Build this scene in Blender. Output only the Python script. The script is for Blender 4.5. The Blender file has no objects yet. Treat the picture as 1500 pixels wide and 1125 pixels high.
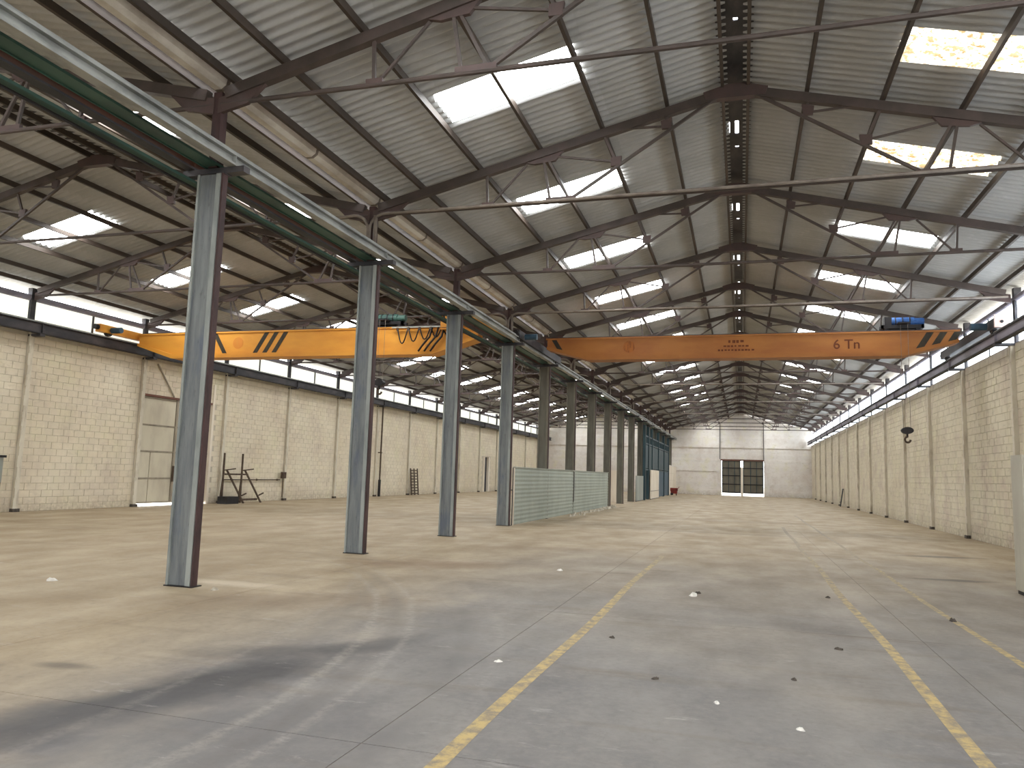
import bpy, math, random
from mathutils import Vector, Matrix
random.seed(7)
S = bpy.context.scene
C = S.collection

# ------------------------------------------------------------------ camera
CAM_F, YAW, PITCH, ROLL = 1126.0, 0.29192, 0.11609, 0.03034
def cam_axes():
    cy, sy, cp, sp = math.cos(YAW), math.sin(YAW), math.cos(PITCH), math.sin(PITCH)
    f = Vector((-sy*cp, cy*cp, sp)); r = Vector((cy, sy, 0)); u = r.cross(f)
    c, s = math.cos(ROLL), math.sin(ROLL)
    return c*r + s*u, -s*r + c*u, f
r_, u_, f_ = cam_axes()
cam = bpy.data.cameras.new('camera'); co = bpy.data.objects.new('camera', cam); C.objects.link(co)
cam.sensor_width = 36; cam.lens = CAM_F/1500*36; cam.clip_end = 400
m = Matrix.Identity(4)
for i in range(3):
    m[i][0], m[i][1], m[i][2] = r_[i], u_[i], -f_[i]
m[0][3], m[1][3], m[2][3] = 0, 0, 1.6
co.matrix_world = m
S.camera = co
# ------------------------------------------------------------------ light
SKYLIGHT = 9.0      # daylight glowing through the translucent roof sheets
CLER_L, CLER_R = .5, 3.6   # daylight through the frosted high windows
w = bpy.data.worlds.new('World'); S.world = w; w.use_nodes = True
bg = w.node_tree.nodes['Background']; bg.inputs[0].default_value = (0.93, 0.965, 1.0, 1); bg.inputs[1].default_value = 6.0
S.view_settings.view_transform = 'Standard'; S.view_settings.look = 'None'
S.view_settings.exposure = 0.98; S.view_settings.gamma = 1.0; S.view_settings.use_curve_mapping = False
S.cycles.max_bounces = 8; S.cycles.diffuse_bounces = 5; S.cycles.use_denoising = True
S.cycles.sample_clamp_indirect = 6

# ------------------------------------------------------------------ constants of the place
B0, BAY = 8.7, 4.78
fy = lambda i: B0 + BAY*i
Y_BACK, Y_END = fy(-4), fy(16)
XR, XL = 6.93, -21.13               # inner faces of the two long walls
XC = -7.08                          # column line
RIDGE = {'r': -0.08, 'l': -14.11}
SL = 0.245
ZRIDGE = 8.72
roofz = lambda dx: ZRIDGE - SL*abs(dx)

# ------------------------------------------------------------------ materials
MATS = {}
def lin(c):
    f = lambda v: v/12.92 if v <= .04045 else ((v+.055)/1.055)**2.4
    return tuple(f(v/255) for v in c[:3]) + (1,)
class NT:
    def __init__(s, name, rough=.8, metal=0, spec=.3):
        s.m = bpy.data.materials.new(name); s.m.use_nodes = True; s.t = s.m.node_tree
        s.b = s.t.nodes['Principled BSDF']; s.b.inputs['Roughness'].default_value = rough
        s.b.inputs['Metallic'].default_value = metal; s.b.inputs['Specular IOR Level'].default_value = spec
        s.pos = s.n('ShaderNodeNewGeometry').outputs['Position']
    def n(s, typ, **kw):
        x = s.t.nodes.new(typ)
        for k, v in kw.items():
            if k.startswith('_'): setattr(x, k[1:], v)
            else: s.set(x, k, v)
        return x
    def set(s, node, key, v):
        i = node.inputs[int(key[1:])] if key[0] == 'i' and key[1:].isdigit() else node.inputs[key]
        if isinstance(v, bpy.types.NodeSocket): s.t.links.new(v, i)
        else: i.default_value = v
    def vec(s, sx, sy, sz):
        return s.n('ShaderNodeVectorMath', _operation='MULTIPLY', i0=s.pos, i1=(sx, sy, sz)).outputs[0]
    def noise(s, scale, vec=None, detail=4, rough=.6):
        return s.n('ShaderNodeTexNoise', Vector=vec or s.pos, Scale=scale, Detail=detail, Roughness=rough).outputs['Fac']
    def ramp(s, v, a, b, lo=0., hi=1.):
        return s.n('ShaderNodeMapRange', i0=v, i1=a, i2=b, i3=lo, i4=hi).outputs[0]
    def mix(s, f, a, b, blend='MIX'):
        x = s.n('ShaderNodeMix', _data_type='RGBA', _blend_type=blend)
        for k, v in ((0, f), (6, a), (7, b)):
            if isinstance(v, bpy.types.NodeSocket): s.t.links.new(v, x.inputs[k])
            else: x.inputs[k].default_value = v
        return x.outputs[2]
    def math(s, op, a, b=0., c=None):
        kw = dict(_operation=op, i0=a, i1=b)
        if c is not None: kw['i2'] = c
        return s.n('ShaderNodeMath', **kw).outputs[0]
    def sep(s):
        return s.n('ShaderNodeSeparateXYZ', i0=s.pos).outputs
    def blob(s, cx, cy, rx, ry, wob=.5, wsc=1.2, ang=0):
        x, y, z = s.sep()[:3]
        ca, sa = math.cos(ang), math.sin(ang)
        dx = s.math('SUBTRACT', x, cx); dy = s.math('SUBTRACT', y, cy)
        u = s.math('ADD', s.math('MULTIPLY', dx, ca/rx), s.math('MULTIPLY', dy, sa/rx))
        v = s.math('ADD', s.math('MULTIPLY', dx, -sa/ry), s.math('MULTIPLY', dy, ca/ry))
        d = s.math('SQRT', s.math('ADD', s.math('MULTIPLY', u, u), s.math('MULTIPLY', v, v)))
        nz = s.noise(wsc, detail=5)
        d = s.math('ADD', d, s.math('MULTIPLY', s.math('SUBTRACT', nz, .5), wob*2))
        return s.ramp(d, 1.0, .35)
    def bump(s, h, strength=.3, dist=.02):
        b = s.n('ShaderNodeBump', Height=h, Strength=strength, Distance=dist)
        s.t.links.new(b.outputs[0], s.b.inputs['Normal'])
    def col(s, c):
        s.set(s.b, 'Base Color', c); return s.m

def paint(name, c, c2=None, scale=3., rough=.6, metal=0, stretch=(1, 1, .25), lo=.42, hi=.68, spec=.3):
    """plain paint or steel with streaky wear in a second colour"""
    if name in MATS: return MATS[name]
    t = NT(name, rough, metal, spec); a = lin(c); b = lin(c2 or tuple(v*.8 for v in c))
    f = t.ramp(t.noise(scale, t.vec(*stretch), 6), lo, hi)
    MATS[name] = t.col(t.mix(f, a, b)); return MATS[name]

def glow(name, c, strength, c2, lo, hi, scale=6., stretch=(1, 1, 1)):
    """translucent sheet lit by the daylight behind it, mottled by dirt"""
    t = NT(name, .6)
    f = t.ramp(t.noise(scale, t.vec(*stretch), 6, .7), lo, hi)
    col = t.mix(f, lin(c), lin(c2))
    t.col(lin((210, 210, 200)))
    t.set(t.b, 'Emission Color', col); t.b.inputs['Emission Strength'].default_value = strength
    MATS[name] = t.m; return t.m

M = {}
M['truss'] = paint('truss_paint', (74, 66, 62), (88, 76, 72), 2.5, .55, stretch=(1, 1, 1))
M['gusset'] = paint('gusset_paint', (86, 70, 67), (76, 65, 62), 3, .6, stretch=(1, 1, 1))
M['purlin'] = paint('purlin_paint', (66, 58, 52), (86, 74, 66), 1.5, .6, stretch=(1, .3, 1))
M['pipe'] = paint('pipe_paint', (132, 122, 112), (104, 92, 84), 3, .5, stretch=(1, 1, 1))
def column_mat():
    t = NT('column_paint', .5)
    st = t.noise(7., t.vec(1.2, 1.2, .12), 6, .7); pa = t.noise(2.2, t.vec(1.5, 1.5, .5), 5)
    c = t.mix(t.ramp(st, .38, .66), lin((122, 126, 126)), lin((92, 96, 100)))
    c = t.mix(t.ramp(pa, .54, .70, 0, .45), c, lin((76, 88, 112)))          # blue under-coat showing through
    c = t.mix(t.ramp(t.noise(18., t.vec(1, 1, .25), 6), .6, .75, 0, .7), c, lin((62, 58, 58)))
    return t.col(c)
M['column'] = column_mat()
M['column_olive_shaded'] = paint('shaded_olive_column_paint', (100, 98, 88), (80, 76, 68), 4, .6, 0, (1, 1, .2))  # brownish olive, with the dimmer light on the far columns put into the colour
M['column_olive_shaded_lip'] = paint('shaded_olive_column_lip_paint', (116, 112, 100), (92, 86, 76), 4, .6, 0, (1, 1, .25))  # lip of the far columns, its colour darkened for the same weak light
M['column_lip'] = paint('column_lip_paint', (148, 152, 148), (112, 118, 118), 4, .5, .0, (1, 1, .25))
M['maroon'] = paint('primer_red', (76, 56, 55), (56, 44, 44), 5, .6, 0, (1, 1, .4))
M['rail'] = paint('rail_steel', (160, 162, 158), (118, 120, 118), 3, .5, .1, (1, .5, 1))
M['green'] = paint('green_paint', (62, 92, 82), (48, 66, 62), 2, .5, 0, (1, .4, 1))
M['brown'] = paint('brown_paint', (112, 74, 60), (88, 66, 56), 2, .6, 0, (1, .4, 1))
M['darksteel'] = paint('dark_steel', (58, 58, 62), (84, 80, 82), 3, .5, .2, (1, .4, 1))
M['black'] = paint('black_paint', (30, 28, 30), (44, 40, 40), 4, .5)
M['orange'] = paint('shaded_orange_crane_paint', (166, 108, 52), (150, 92, 46), 1.2, .5, 0, (.5, 1, 1.4), spec=.3)  # browner than the amber crane: the shade it hangs in is painted in
M['amber'] = paint('amber_crane_paint', (220, 154, 60), (204, 136, 52), 1.2, .5, 0, (.5, 1, 1.4), spec=.3)
M['letter'] = paint('lettering_paint', (96, 48, 22), (110, 60, 30), 8, .7)
M['emblem'] = paint('emblem_paint', (212, 134, 54), (208, 138, 54), 10, .7)
M['emblem2'] = paint('emblem_paint_brown', (130, 76, 34), (160, 96, 40), 18, .7, lo=.45, hi=.55)
M['stripe'] = paint('hazard_black', (48, 44, 36), (70, 62, 48), 6, .7)
M['blue'] = paint('blue_motor_paint', (52, 92, 150), (40, 66, 110), 5, .5)
M['teal'] = paint('teal_paint', (44, 66, 72), (36, 52, 58), 3, .5)
M['teal2'] = paint('teal_blue_paint', (58, 84, 100), (46, 66, 82), 3, .5)
M['pink'] = paint('buffer_paint', (226, 198, 190), (206, 170, 160), 6, .6)
M['red'] = paint('red_machine_paint', (120, 44, 34), (84, 34, 28), 8, .6)
M['rust'] = paint('rusty_steel', (92, 78, 66), (66, 52, 44), 9, .8, .1, (1, 1, .5))
M['door'] = paint('door_sheet_paint', (206, 198, 176), (188, 178, 158), 1.6, .6, 0, (1, 1, .4))
M['doorframe'] = paint('door_frame_paint', (158, 148, 130), (136, 126, 112), 4, .6)
M['enddoor'] = paint('end_door_paint', (104, 98, 84), (84, 80, 70), 1.5, .6)
M['panelgrey'] = paint('grey_panel_paint', (158, 162, 154), (142, 146, 138), 2, .6)
M['panelwhite'] = paint('white_panel_paint', (226, 216, 200), (206, 192, 172), 1.5, .7)
M['paper'] = paint('scrap_paper', (226, 222, 214), (200, 196, 188), 20, .8)
M['leaf'] = paint('scrap_dark', (86, 78, 70), (60, 56, 52), 20, .8)
M['stone'] = paint('rubble_stone', (196, 188, 172), (150, 140, 124), 9, .9)
M['pilaster'] = paint('pilaster_render', (208, 200, 182), (168, 156, 136), 4, .85, 0, (1, 1, .3), .5, .72)
M['headbeam'] = paint('eave_beam_paint', (150, 146, 158), (120, 116, 124), 2, .5, .1, (1, .4, 1))
M['cabinet'] = paint('cabinet_paint', (196, 192, 176), (178, 172, 158), 2, .5)
M['ground'] = paint('outside_concrete', (200, 194, 182), (176, 170, 158), .5, .9, 0, (1, 1, 1))
M['gutter'] = paint('gutter_sheet', (214, 208, 198), (172, 162, 150), 2.2, .5, .1, (1, .6, 1))

# corrugated fibre-cement roof
def roof_mat():
    t = NT('fibre_cement_roof', .85)
    x, y, z = t.sep()[:3]
    n1 = t.noise(.5, t.vec(1, .6, 1), 5); n2 = t.noise(7, t.vec(.6, 1.6, .6), 5)
    # each sheet has its own weathering
    cell = t.n('ShaderNodeCombineXYZ', X=t.math('FLOOR', t.math('DIVIDE', x, 2.3)), Y=t.math('FLOOR', t.math('DIVIDE', y, .956))).outputs[0]
    wn = t.n('ShaderNodeTexWhiteNoise', Vector=cell).outputs['Value']
    c = t.mix(t.ramp(n1, .35, .7), lin((190, 191, 192)), lin((172, 172, 170)))
    c = t.mix(t.math('MULTIPLY', wn, .30), c, lin((140, 139, 136)))
    c = t.mix(t.ramp(n2, .55, .8, 0, .5), c, lin((208, 208, 207)))
    t.bump(n2, .2, .01)
    return t.col(c)
M['roof'] = roof_mat()
glow('skylight_near', (250, 253, 255), SKYLIGHT, (10, 9, 6), .64, .68, 5)
glow('skylight_dirty', (255, 251, 240), SKYLIGHT*.22, (112, 84, 36), .42, .56, 8, (1, 1.8, 1))
glow('pane_left', (250, 252, 240), CLER_L, (238, 238, 222), .4, .7, .8)
glow('pane_right', (240, 248, 255), CLER_R, (226, 240, 252), .4, .7, .8)

def block_mat(name, base, base2, stain, side):
    t = NT(name, .9, spec=.15)
    x, y, z = t.sep()[:3]
    cell = t.n('ShaderNodeCombineXYZ', X=t.math('FLOOR', t.math('DIVIDE', y, .4145)), Y=t.math('FLOOR', t.math('DIVIDE', z, .2155)), Z=3.).outputs[0]
    wn = t.n('ShaderNodeTexWhiteNoise', Vector=cell).outputs['Value']
    n1 = t.noise(.55, None, 5); n2 = t.noise(9, None, 5); n3 = t.noise(1.6, t.vec(1, 1.4, .25), 5)
    c = t.mix(t.ramp(n1, .35, .68), lin(base), lin(base2))
    c = t.mix(t.math('MULTIPLY', wn, .28), c, lin(tuple(v*.88 for v in base)))
    c = t.mix(t.ramp(n3, .56, .72, 0, .55), c, lin(stain))
    n4 = t.noise(.9, t.vec(1.3, 1, 1.1), 4); n5 = t.noise(3.2, t.vec(1, 1, 2.2), 5)
    c = t.mix(t.ramp(n4, .52, .7, 0, .75 if side else .4), c, lin((190, 174, 160)))
    c = t.mix(t.ramp(n4, .46, .3, 0, .5), c, lin((214, 208, 176)))
    c = t.mix(t.ramp(n5, .56, .7, 0, .6 if side else .35), c, lin((176, 164, 142)))
    c = t.mix(t.ramp(n2, .58, .8, 0, .35), c, lin(tuple(min(255, v*1.12) for v in base)))
    # splashed dirt in patches along the foot of the wall
    low = t.math('MULTIPLY', t.ramp(z, .55, .0), t.ramp(n2, .35, .6))
    c = t.mix(t.math('MULTIPLY', low, .45), c, lin((128, 112, 92)))
    t.bump(n2, .3, .01)
    return t.col(c)
M['block_l'] = block_mat('painted_block_left', (222, 212, 191), (212, 199, 175), (190, 178, 158), 0)
M['block_r'] = block_mat('painted_block_right', (216, 207, 186), (204, 193, 170), (180, 168, 146), 1)
M['mortar'] = paint('mortar', (194, 185, 168), (180, 170, 153), 3, .9)
M['endwall'] = block_mat('painted_end_wall', (226, 221, 215), (216, 208, 200), (200, 190, 180), 0)

def floor_mat():
    t = NT('worn_concrete', .62, spec=.35)
    x, y, z = t.sep()[:3]
    big = t.noise(.22, None, 5); mid = t.noise(1.1, t.vec(1, .55, 1), 6); fine = t.noise(14, None, 6, .7); grit = t.noise(60, None, 3)
    dust = t.mix(t.ramp(mid, .35, .68), lin((168, 151, 124)), lin((146, 128, 102)))
    bare = t.mix(t.ramp(mid, .35, .68), lin((132, 128, 126)), lin((112, 111, 113)))
    # the driven lane is rubbed bare, dust lies in the left nave and down the hall
    yy = t.math('ADD', y, t.math('MULTIPLY', t.math('SUBTRACT', big, .5), 14.))
    xx = t.math('ADD', x, t.math('MULTIPLY', t.math('SUBTRACT', mid, .5), 3.))
    lane = t.math('MULTIPLY', t.ramp(yy, 19., 6.), t.ramp(xx, -5.8, -3.2))
    c = t.mix(t.math('MULTIPLY', lane, .9), dust, bare)
    c = t.mix(t.ramp(fine, .5, .8, 0, .4), c, lin((154, 145, 133)))
    c = t.mix(t.ramp(fine, .5, .25, 0, .35), c, lin((104, 96, 88)))
    c = t.mix(t.ramp(grit, .62, .8, 0, .35), c, lin((90, 84, 78)))
    # streaks across
    st = t.noise(1., t.vec(.35, 2.4, 1), 6)
    c = t.mix(t.ramp(st, .56, .76, 0, .55), c, lin((112, 98, 82)))
    # oily dark sweep, brown damp stains
    for (cx, cy, rx, ry, a, k, cc, wob) in ((-3.85, 4.7, 2.1, .55, 1.25, .9, (66, 64, 65), .5), (-3.0, 4.3, 1.6, .9, .2, .5, (92, 90, 91), .7), (-3.9, 6.1, .9, .3, .5, .6, (74, 70, 68), .5), (-3.3, 6.6, .8, .3, 1.0, .7, (72, 70, 70), .4),
                                       (-5.1, 5.0, .35, .12, .1, .6, (78, 70, 62), .3), (-5.3, 8.3, 2.2, .75, .5, .5, (112, 92, 72), .6),
                                       (-5.2, 12.6, 1.8, .8, .4, .55, (118, 92, 68), .6), (-4.2, 16.5, 1.8, .5, .3, .4, (120, 98, 76), .6),
                                       (4.3, 20., 1.3, .3, .2, .7, (74, 64, 54), .6), (3.5, 15.2, .9, .22, .1, .7, (78, 68, 58), .6), (5.9, 17.6, 1.2, .3, .1, .7, (74, 64, 54), .6),
                                       (-2.8, 7.2, .5, 2.4, .3, .35, (96, 92, 90), .7), (.6, 9.4, 2.2, .35, .05, .3, (104, 98, 94), .6),
                                       (-6.6, 9.2, .9, .3, 0, .6, (206, 192, 170), .6), (0, 32, 5, 1.2, 0, .35, (120, 104, 84), .6), (-1, 24.5, 4, .5, 0, .4, (112, 98, 80), .6)):
        c = t.mix(t.math('MULTIPLY', t.blob(cx, cy, rx, ry, wob, 1.5, a), k), c, lin(cc))
    # tyre tracks curving out of the lane
    for cx, cy, R, wd, k, cc in ((-14.5, 3.5, 11.85, .07, .8, (92, 86, 82)), (-14.5, 3.5, 11.62, .05, .7, (172, 164, 152)), (-14.5, 3.5, 12.02, .04, .6, (168, 160, 150)),
                                 (-14.5, 3.5, 12.6, .09, .5, (94, 90, 88)), (-14.5, 3.5, 12.95, .05, .4, (160, 152, 144)), (-24., 2.5, 20.6, .08, .45, (92, 88, 86)), (-24., 2.5, 20.3, .05, .4, (164, 156, 146)),
                                 (22., 0., 22.9, .1, .3, (100, 96, 94)), (22., 0., 21.0, .12, .3, (100, 96, 94)), (-30., 4., 32.1, .06, .35, (98, 94, 92)), (-30., 4., 32.35, .06, .35, (98, 94, 92))):
        dx = t.math('SUBTRACT', x, cx); dy = t.math('SUBTRACT', y, cy)
        d = t.math('SQRT', t.math('ADD', t.math('MULTIPLY', dx, dx), t.math('MULTIPLY', dy, dy)))
        d = t.math('ADD', d, t.math('MULTIPLY', mid, .22))
        d = t.math('ABSOLUTE', t.math('SUBTRACT', d, R))
        f = t.math('MULTIPLY', t.ramp(d, wd*1.6, wd*.3), t.ramp(fine, .35, .6, .1, 1.))
        c = t.mix(t.math('MULTIPLY', t.math('MULTIPLY', f, k*.5), t.ramp(y, 14., 9.)), c, lin(cc))
    # pale scuffs and chips
    sc = t.noise(2.2, t.vec(.8, 2.6, 1), 8, .75)
    c = t.mix(t.ramp(sc, .60, .70, 0, .55), c, lin((178, 172, 164)))
    sc2 = t.noise(5., t.vec(1.6, .7, 1), 8, .75)
    c = t.mix(t.ramp(sc2, .60, .74, 0, .5), c, lin((90, 84, 80)))
    t.bump(fine, .15, .01)
    t.set(t.b, 'Roughness', t.ramp(mid, .3, .7, .5, .75))
    return t.col(c)
M['floor'] = floor_mat()
M['joint'] = paint('joint_filler', (112, 104, 95), (128, 119, 107), 3, .9)

def line_mat():
    t = NT('yellow_floor_paint', .6)
    x, y, z = t.sep()[:3]
    n = t.noise(9, None, 6, .7)
    wear = t.ramp(t.math('ADD', n, t.ramp(y, 8., 40., 0, .24)), .42, .60)
    c = t.mix(t.noise(2.), lin((196, 172, 116)), lin((180, 154, 104)))
    return t.col(t.mix(wear, c, lin((138, 126, 108))))
M['line'] = line_mat()
def sheet_mat():
    t = NT('pale_green_sheet', .5, .0)
    n = t.noise(1.2, t.vec(1, 1, .5), 5)
    c = t.mix(t.ramp(n, .35, .7), lin((160, 167, 156)), lin((142, 149, 138)))
    c = t.mix(t.ramp(t.noise(5, None, 5), .6, .75, 0, .5), c, lin((120, 122, 108)))
    return t.col(c)
M['sheet'] = sheet_mat()

# ------------------------------------------------------------------ mesh helpers
class MB:
    def __init__(s): s.v, s.f = [], []
    def add(s, vs, fs):
        o = len(s.v); s.v += [tuple(v) for v in vs]; s.f += [tuple(i+o for i in f) for f in fs]; return s
    def box(s, x0, x1, y0, y1, z0, z1):
        return s.add([(x, y, z) for z in (z0, z1) for y in (y0, y1) for x in (x0, x1)],
                     [(0, 2, 3, 1), (4, 5, 7, 6), (0, 1, 5, 4), (2, 6, 7, 3), (0, 4, 6, 2), (1, 3, 7, 5)])
    def bar(s, p, q, w, h, up=(0, 0, 1)):
        p, q = Vector(p), Vector(q); d = (q-p).normalized(); u = Vector(up)
        if abs(d.dot(u)) > .99: u = Vector((0, 1, 0))
        sd = d.cross(u).normalized()*(w/2); up_ = sd.cross(d).normalized()*(h/2)
        vs = [e + a*sd + b*up_ for e in (p, q) for a, b in ((-1, -1), (1, -1), (1, 1), (-1, 1))]
        return s.add(vs, [(0, 1, 2, 3), (7, 6, 5, 4), (0, 4, 5, 1), (1, 5, 6, 2), (2, 6, 7, 3), (3, 7, 4, 0)])
    def tube(s, pts, r, n=8, caps=True):
        pts = [Vector(p) for p in pts]; rings = []
        for i, p in enumerate(pts):
            d = (pts[min(i+1, len(pts)-1)] - pts[max(i-1, 0)]).normalized()
            u = Vector((0, 0, 1)) if abs(d.z) < .9 else Vector((0, 1, 0))
            a = d.cross(u).normalized(); b = a.cross(d).normalized()
            rings.append([p + (a*math.cos(2*math.pi*k/n) + b*math.sin(2*math.pi*k/n))*r for k in range(n)])
        fs = []
        for i in range(len(pts)-1):
            for k in range(n):
                fs.append((i*n+k, i*n+(k+1) % n, (i+1)*n+(k+1) % n, (i+1)*n+k))
        if caps:
            fs.append(tuple(range(n-1, -1, -1))); fs.append(tuple((len(pts)-1)*n+k for k in range(n)))
        return s.add([v for r in rings for v in r], fs)
    def prism(s, poly, axis, a, b):
        """polygon in the plane square to axis, pulled from a to b"""
        def P(u, v, t): return (t, u, v) if axis == 0 else ((u, t, v) if axis == 1 else (u, v, t))
        n = len(poly); vs = [P(u, v, a) for u, v in poly] + [P(u, v, b) for u, v in poly]
        return s.add(vs, [tuple(range(n-1, -1, -1)), tuple(range(n, 2*n))] + [(i, (i+1) % n, n+(i+1) % n, n+i) for i in range(n)])
    def mesh(s, name, mat, smooth=False):
        me = bpy.data.meshes.new(name); me.from_pydata(s.v, [], s.f); me.materials.append(mat)
        if smooth:
            for p in me.polygons: p.use_smooth = True
        me.update(); return me
def put(name, me, parent=None, loc=None):
    o = bpy.data.objects.new(name, me); C.objects.link(o)
    if parent: o.parent = parent
    if loc: o.location = loc
    return o
def part(name, mb, mat, parent=None, smooth=False):
    return put(name, mb.mesh(name, mat, smooth), parent)
def tag(o, label, cat=None, group=None, kind=None):
    o['label'] = label
    if cat: o['category'] = cat
    if group: o['group'] = group
    if kind: o['kind'] = kind
    return o
def thing(name, label, cat=None, group=None, kind=None, loc=(0, 0, 0)):
    o = bpy.data.objects.new(name, None); C.objects.link(o); o.location = loc; o.empty_display_size = .3
    return tag(o, label, cat, group, kind)
def copy_tree(o, dy, parent=None):
    c = o.copy(); C.objects.link(c)
    if parent: c.parent = parent
    else: c.location = o.location + Vector((0, dy, 0))
    for ch in o.children:
        copy_tree(ch, 0, c)
    return c
box = lambda *a: MB().box(*a)

# ------------------------------------------------------------------ floor
floor = part('floor', box(XL-.3, XR+.3, Y_BACK-.3, Y_END+.3, -.3, -.003), M['joint'])
tag(floor, 'worn dusty concrete floor of the whole hall', kind='structure')
SX = 3.94
x_edges = [XL]
x = -2.15 - SX*5
while x < XR - .3:
    if x > XL + .6: x_edges.append(x)
    x += SX
x_edges.append(XR)
slab_cache = {}
for a, b in zip(x_edges, x_edges[1:]):
    wd = round(b-a, 3)
    if wd not in slab_cache:
        g = .0022
        slab_cache[wd] = MB().add([(g, g, -.02), (wd-g, g, -.02), (wd-g, BAY-g, -.02), (g, BAY-g, -.02),
                                   (g+.0015, g+.0015, 0), (wd-g-.0015, g+.0015, 0), (wd-g-.0015, BAY-g-.0015, 0), (g+.0015, BAY-g-.0015, 0)],
                                  [(4, 5, 6, 7), (0, 1, 5, 4), (1, 2, 6, 5), (2, 3, 7, 6), (3, 0, 4, 7)]).mesh('floor_slab', M['floor'])
    for k in range(-3, 17):
        y = 4.3 + BAY*k - BAY
        if k < 0: continue
        put('floor_slab', slab_cache[wd], floor, (a, y, 0))
# slabs behind the camera, poured in one strip
part('floor_apron', box(XL, XR, Y_BACK, 4.3-BAY, -.02, 0), M['floor'], floor)
part('floor_apron', box(XL, XR, 4.3+BAY*16, Y_END, -.02, 0), M['floor'], floor)
for xc, y0, y1, wd, lb in ((-1.6, .5, 16.5, .105, 'yellow line painted on the column side of the lane'),
                           (1.37, .5, 30., .1, 'yellow line painted on the middle of the floor'),
                           (2.44, 3., 40., .08, 'thin faded yellow line nearest the right wall')):
    mb = MB(); ys = y0; pts = []
    while ys < y1 + .01:
        pts.append((xc + .02*math.sin(ys*.9) , ys)); ys += .8
    for (xa, ya), (xb, yb) in zip(pts, pts[1:]):
        j = random.uniform(-.008, .008); h = wd/2 + j
        mb.add([(xa-wd/2, ya, .0015), (xa+wd/2, ya, .0015), (xb+wd/2, yb, .0015), (xb-wd/2, yb, .0015)], [(0, 1, 2, 3)])
    part('painted_line', mb, M['line'], floor)['label'] = lb

# ------------------------------------------------------------------ long walls
def block_mesh(wd, h, side, mat, d=.014):
    """one block face, arrises eased; side=+1: faces +X"""
    g, e = .003, .005
    o = [(0, g, g), (0, wd-g, g), (0, wd-g, h-g), (0, g, h-g)]
    i = [(side*d, g+e, g+e), (side*d, wd-g-e, g+e), (side*d, wd-g-e, h-g-e), (side*d, g+e, h-g-e)]
    fs = [(4, 5, 6, 7), (0, 1, 5, 4), (1, 2, 6, 5), (2, 3, 7, 6), (3, 0, 4, 7)]
    if side < 0: fs = [f[::-1] for f in fs]
    return o+i, fs
def long_wall(name, xf, side, mat, ztop, bay_ind, bays, label, holes):
    thick = .25
    body = MB()
    ys = sorted(holes, key=lambda h: h[0]); y = Y_BACK
    for (h0, h1, hz) in ys:
        body.box(min(xf, xf-side*thick), max(xf, xf-side*thick), y, h0, 0, ztop)
        body.box(min(xf, xf-side*thick), max(xf, xf-side*thick), h0, h1, hz, ztop); y = h1
    body.box(min(xf, xf-side*thick), max(xf, xf-side*thick), y, Y_END, 0, ztop)
    wall = part(name, body, M['mortar']); tag(wall, label, kind='structure')
    PW = .2; H = .2155; n = 11; W = (BAY-PW)/n; rows = int(ztop/H)
    cache = {}
    rest = MB()
    for b in bays:
        y0 = fy(b)+PW/2
        for r in range(rows):
            z = r*H
            xs = [(k*W, W) for k in range(n)] if r % 2 == 0 else [(0, W/2)] + [(W/2+k*W, W) for k in range(n-1)] + [(BAY-PW-W/2, W/2)]
            for (oy, wd) in xs:
                ya = y0+oy
                if any(ya+wd > h0-.05 and ya < h1+.05 and z < hz-.05 for h0, h1, hz in holes): continue
                jit = random.choice((.010, .013, .016))
                if b == bay_ind:
                    key = (round(wd, 3), jit)
                    if key not in cache:
                        cache[key] = MB().add(*block_mesh(wd, H, side, mat, jit)).mesh('block', mat)
                    put('block', cache[key], wall, (xf, ya, z))
                else:
                    vs, fs = block_mesh(wd, H, side, mat, jit)
                    rest.add([(xf+v[0], ya+v[1], z+v[2]) for v in vs], fs)
    o = part('block_courses', rest, mat, wall); o['kind'] = 'stuff'
    # pilasters: a steel stanchion set in the wall with rendered edges
    pm = MB().box(0, .11, -PW/2+.03, PW/2-.03, 0, ztop) if side > 0 else MB().box(-.11, 0, -PW/2+.03, PW/2-.03, 0, ztop)
    # chipped nib along one edge
    for k in range(9):
        z0 = .1 + k*ztop/9; z1 = z0 + random.uniform(.25, .5)
        x0, x1 = sorted((side*.10, side*.13))
        pm.box(x0, x1, -PW/2-.012, -PW/2+.08, z0, min(z1, ztop))
    me = pm.mesh('pilaster', M['pilaster'])
    fm = MB()
    x0, x1 = sorted((side*.02, side*.15)); fm.box(x0, x1, -.12, .12, 0, .1)
    fme = fm.mesh('pilaster_foot', M['leaf'])
    for i in range(-3, 16):
        p = put('pilaster', me, wall, (xf, fy(i), 0)); put('pilaster_foot', fme, p)
    return wall
DOOR_L = (fy(3)+.16, fy(3)+4.0, 4.1)
wl = long_wall('wall_left', XL, 1, M['block_l'], 5.6, 2, range(0, 16), 'long cream painted block wall with high windows and a big metal door', [DOOR_L, (62.4, 64.2, 2.95)])
wr = long_wall('wall_right', XR, -1, M['block_r'], 5.42, 3, range(1, 16), 'long cream block wall with stained pilasters on the crane hook side', [])

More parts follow.
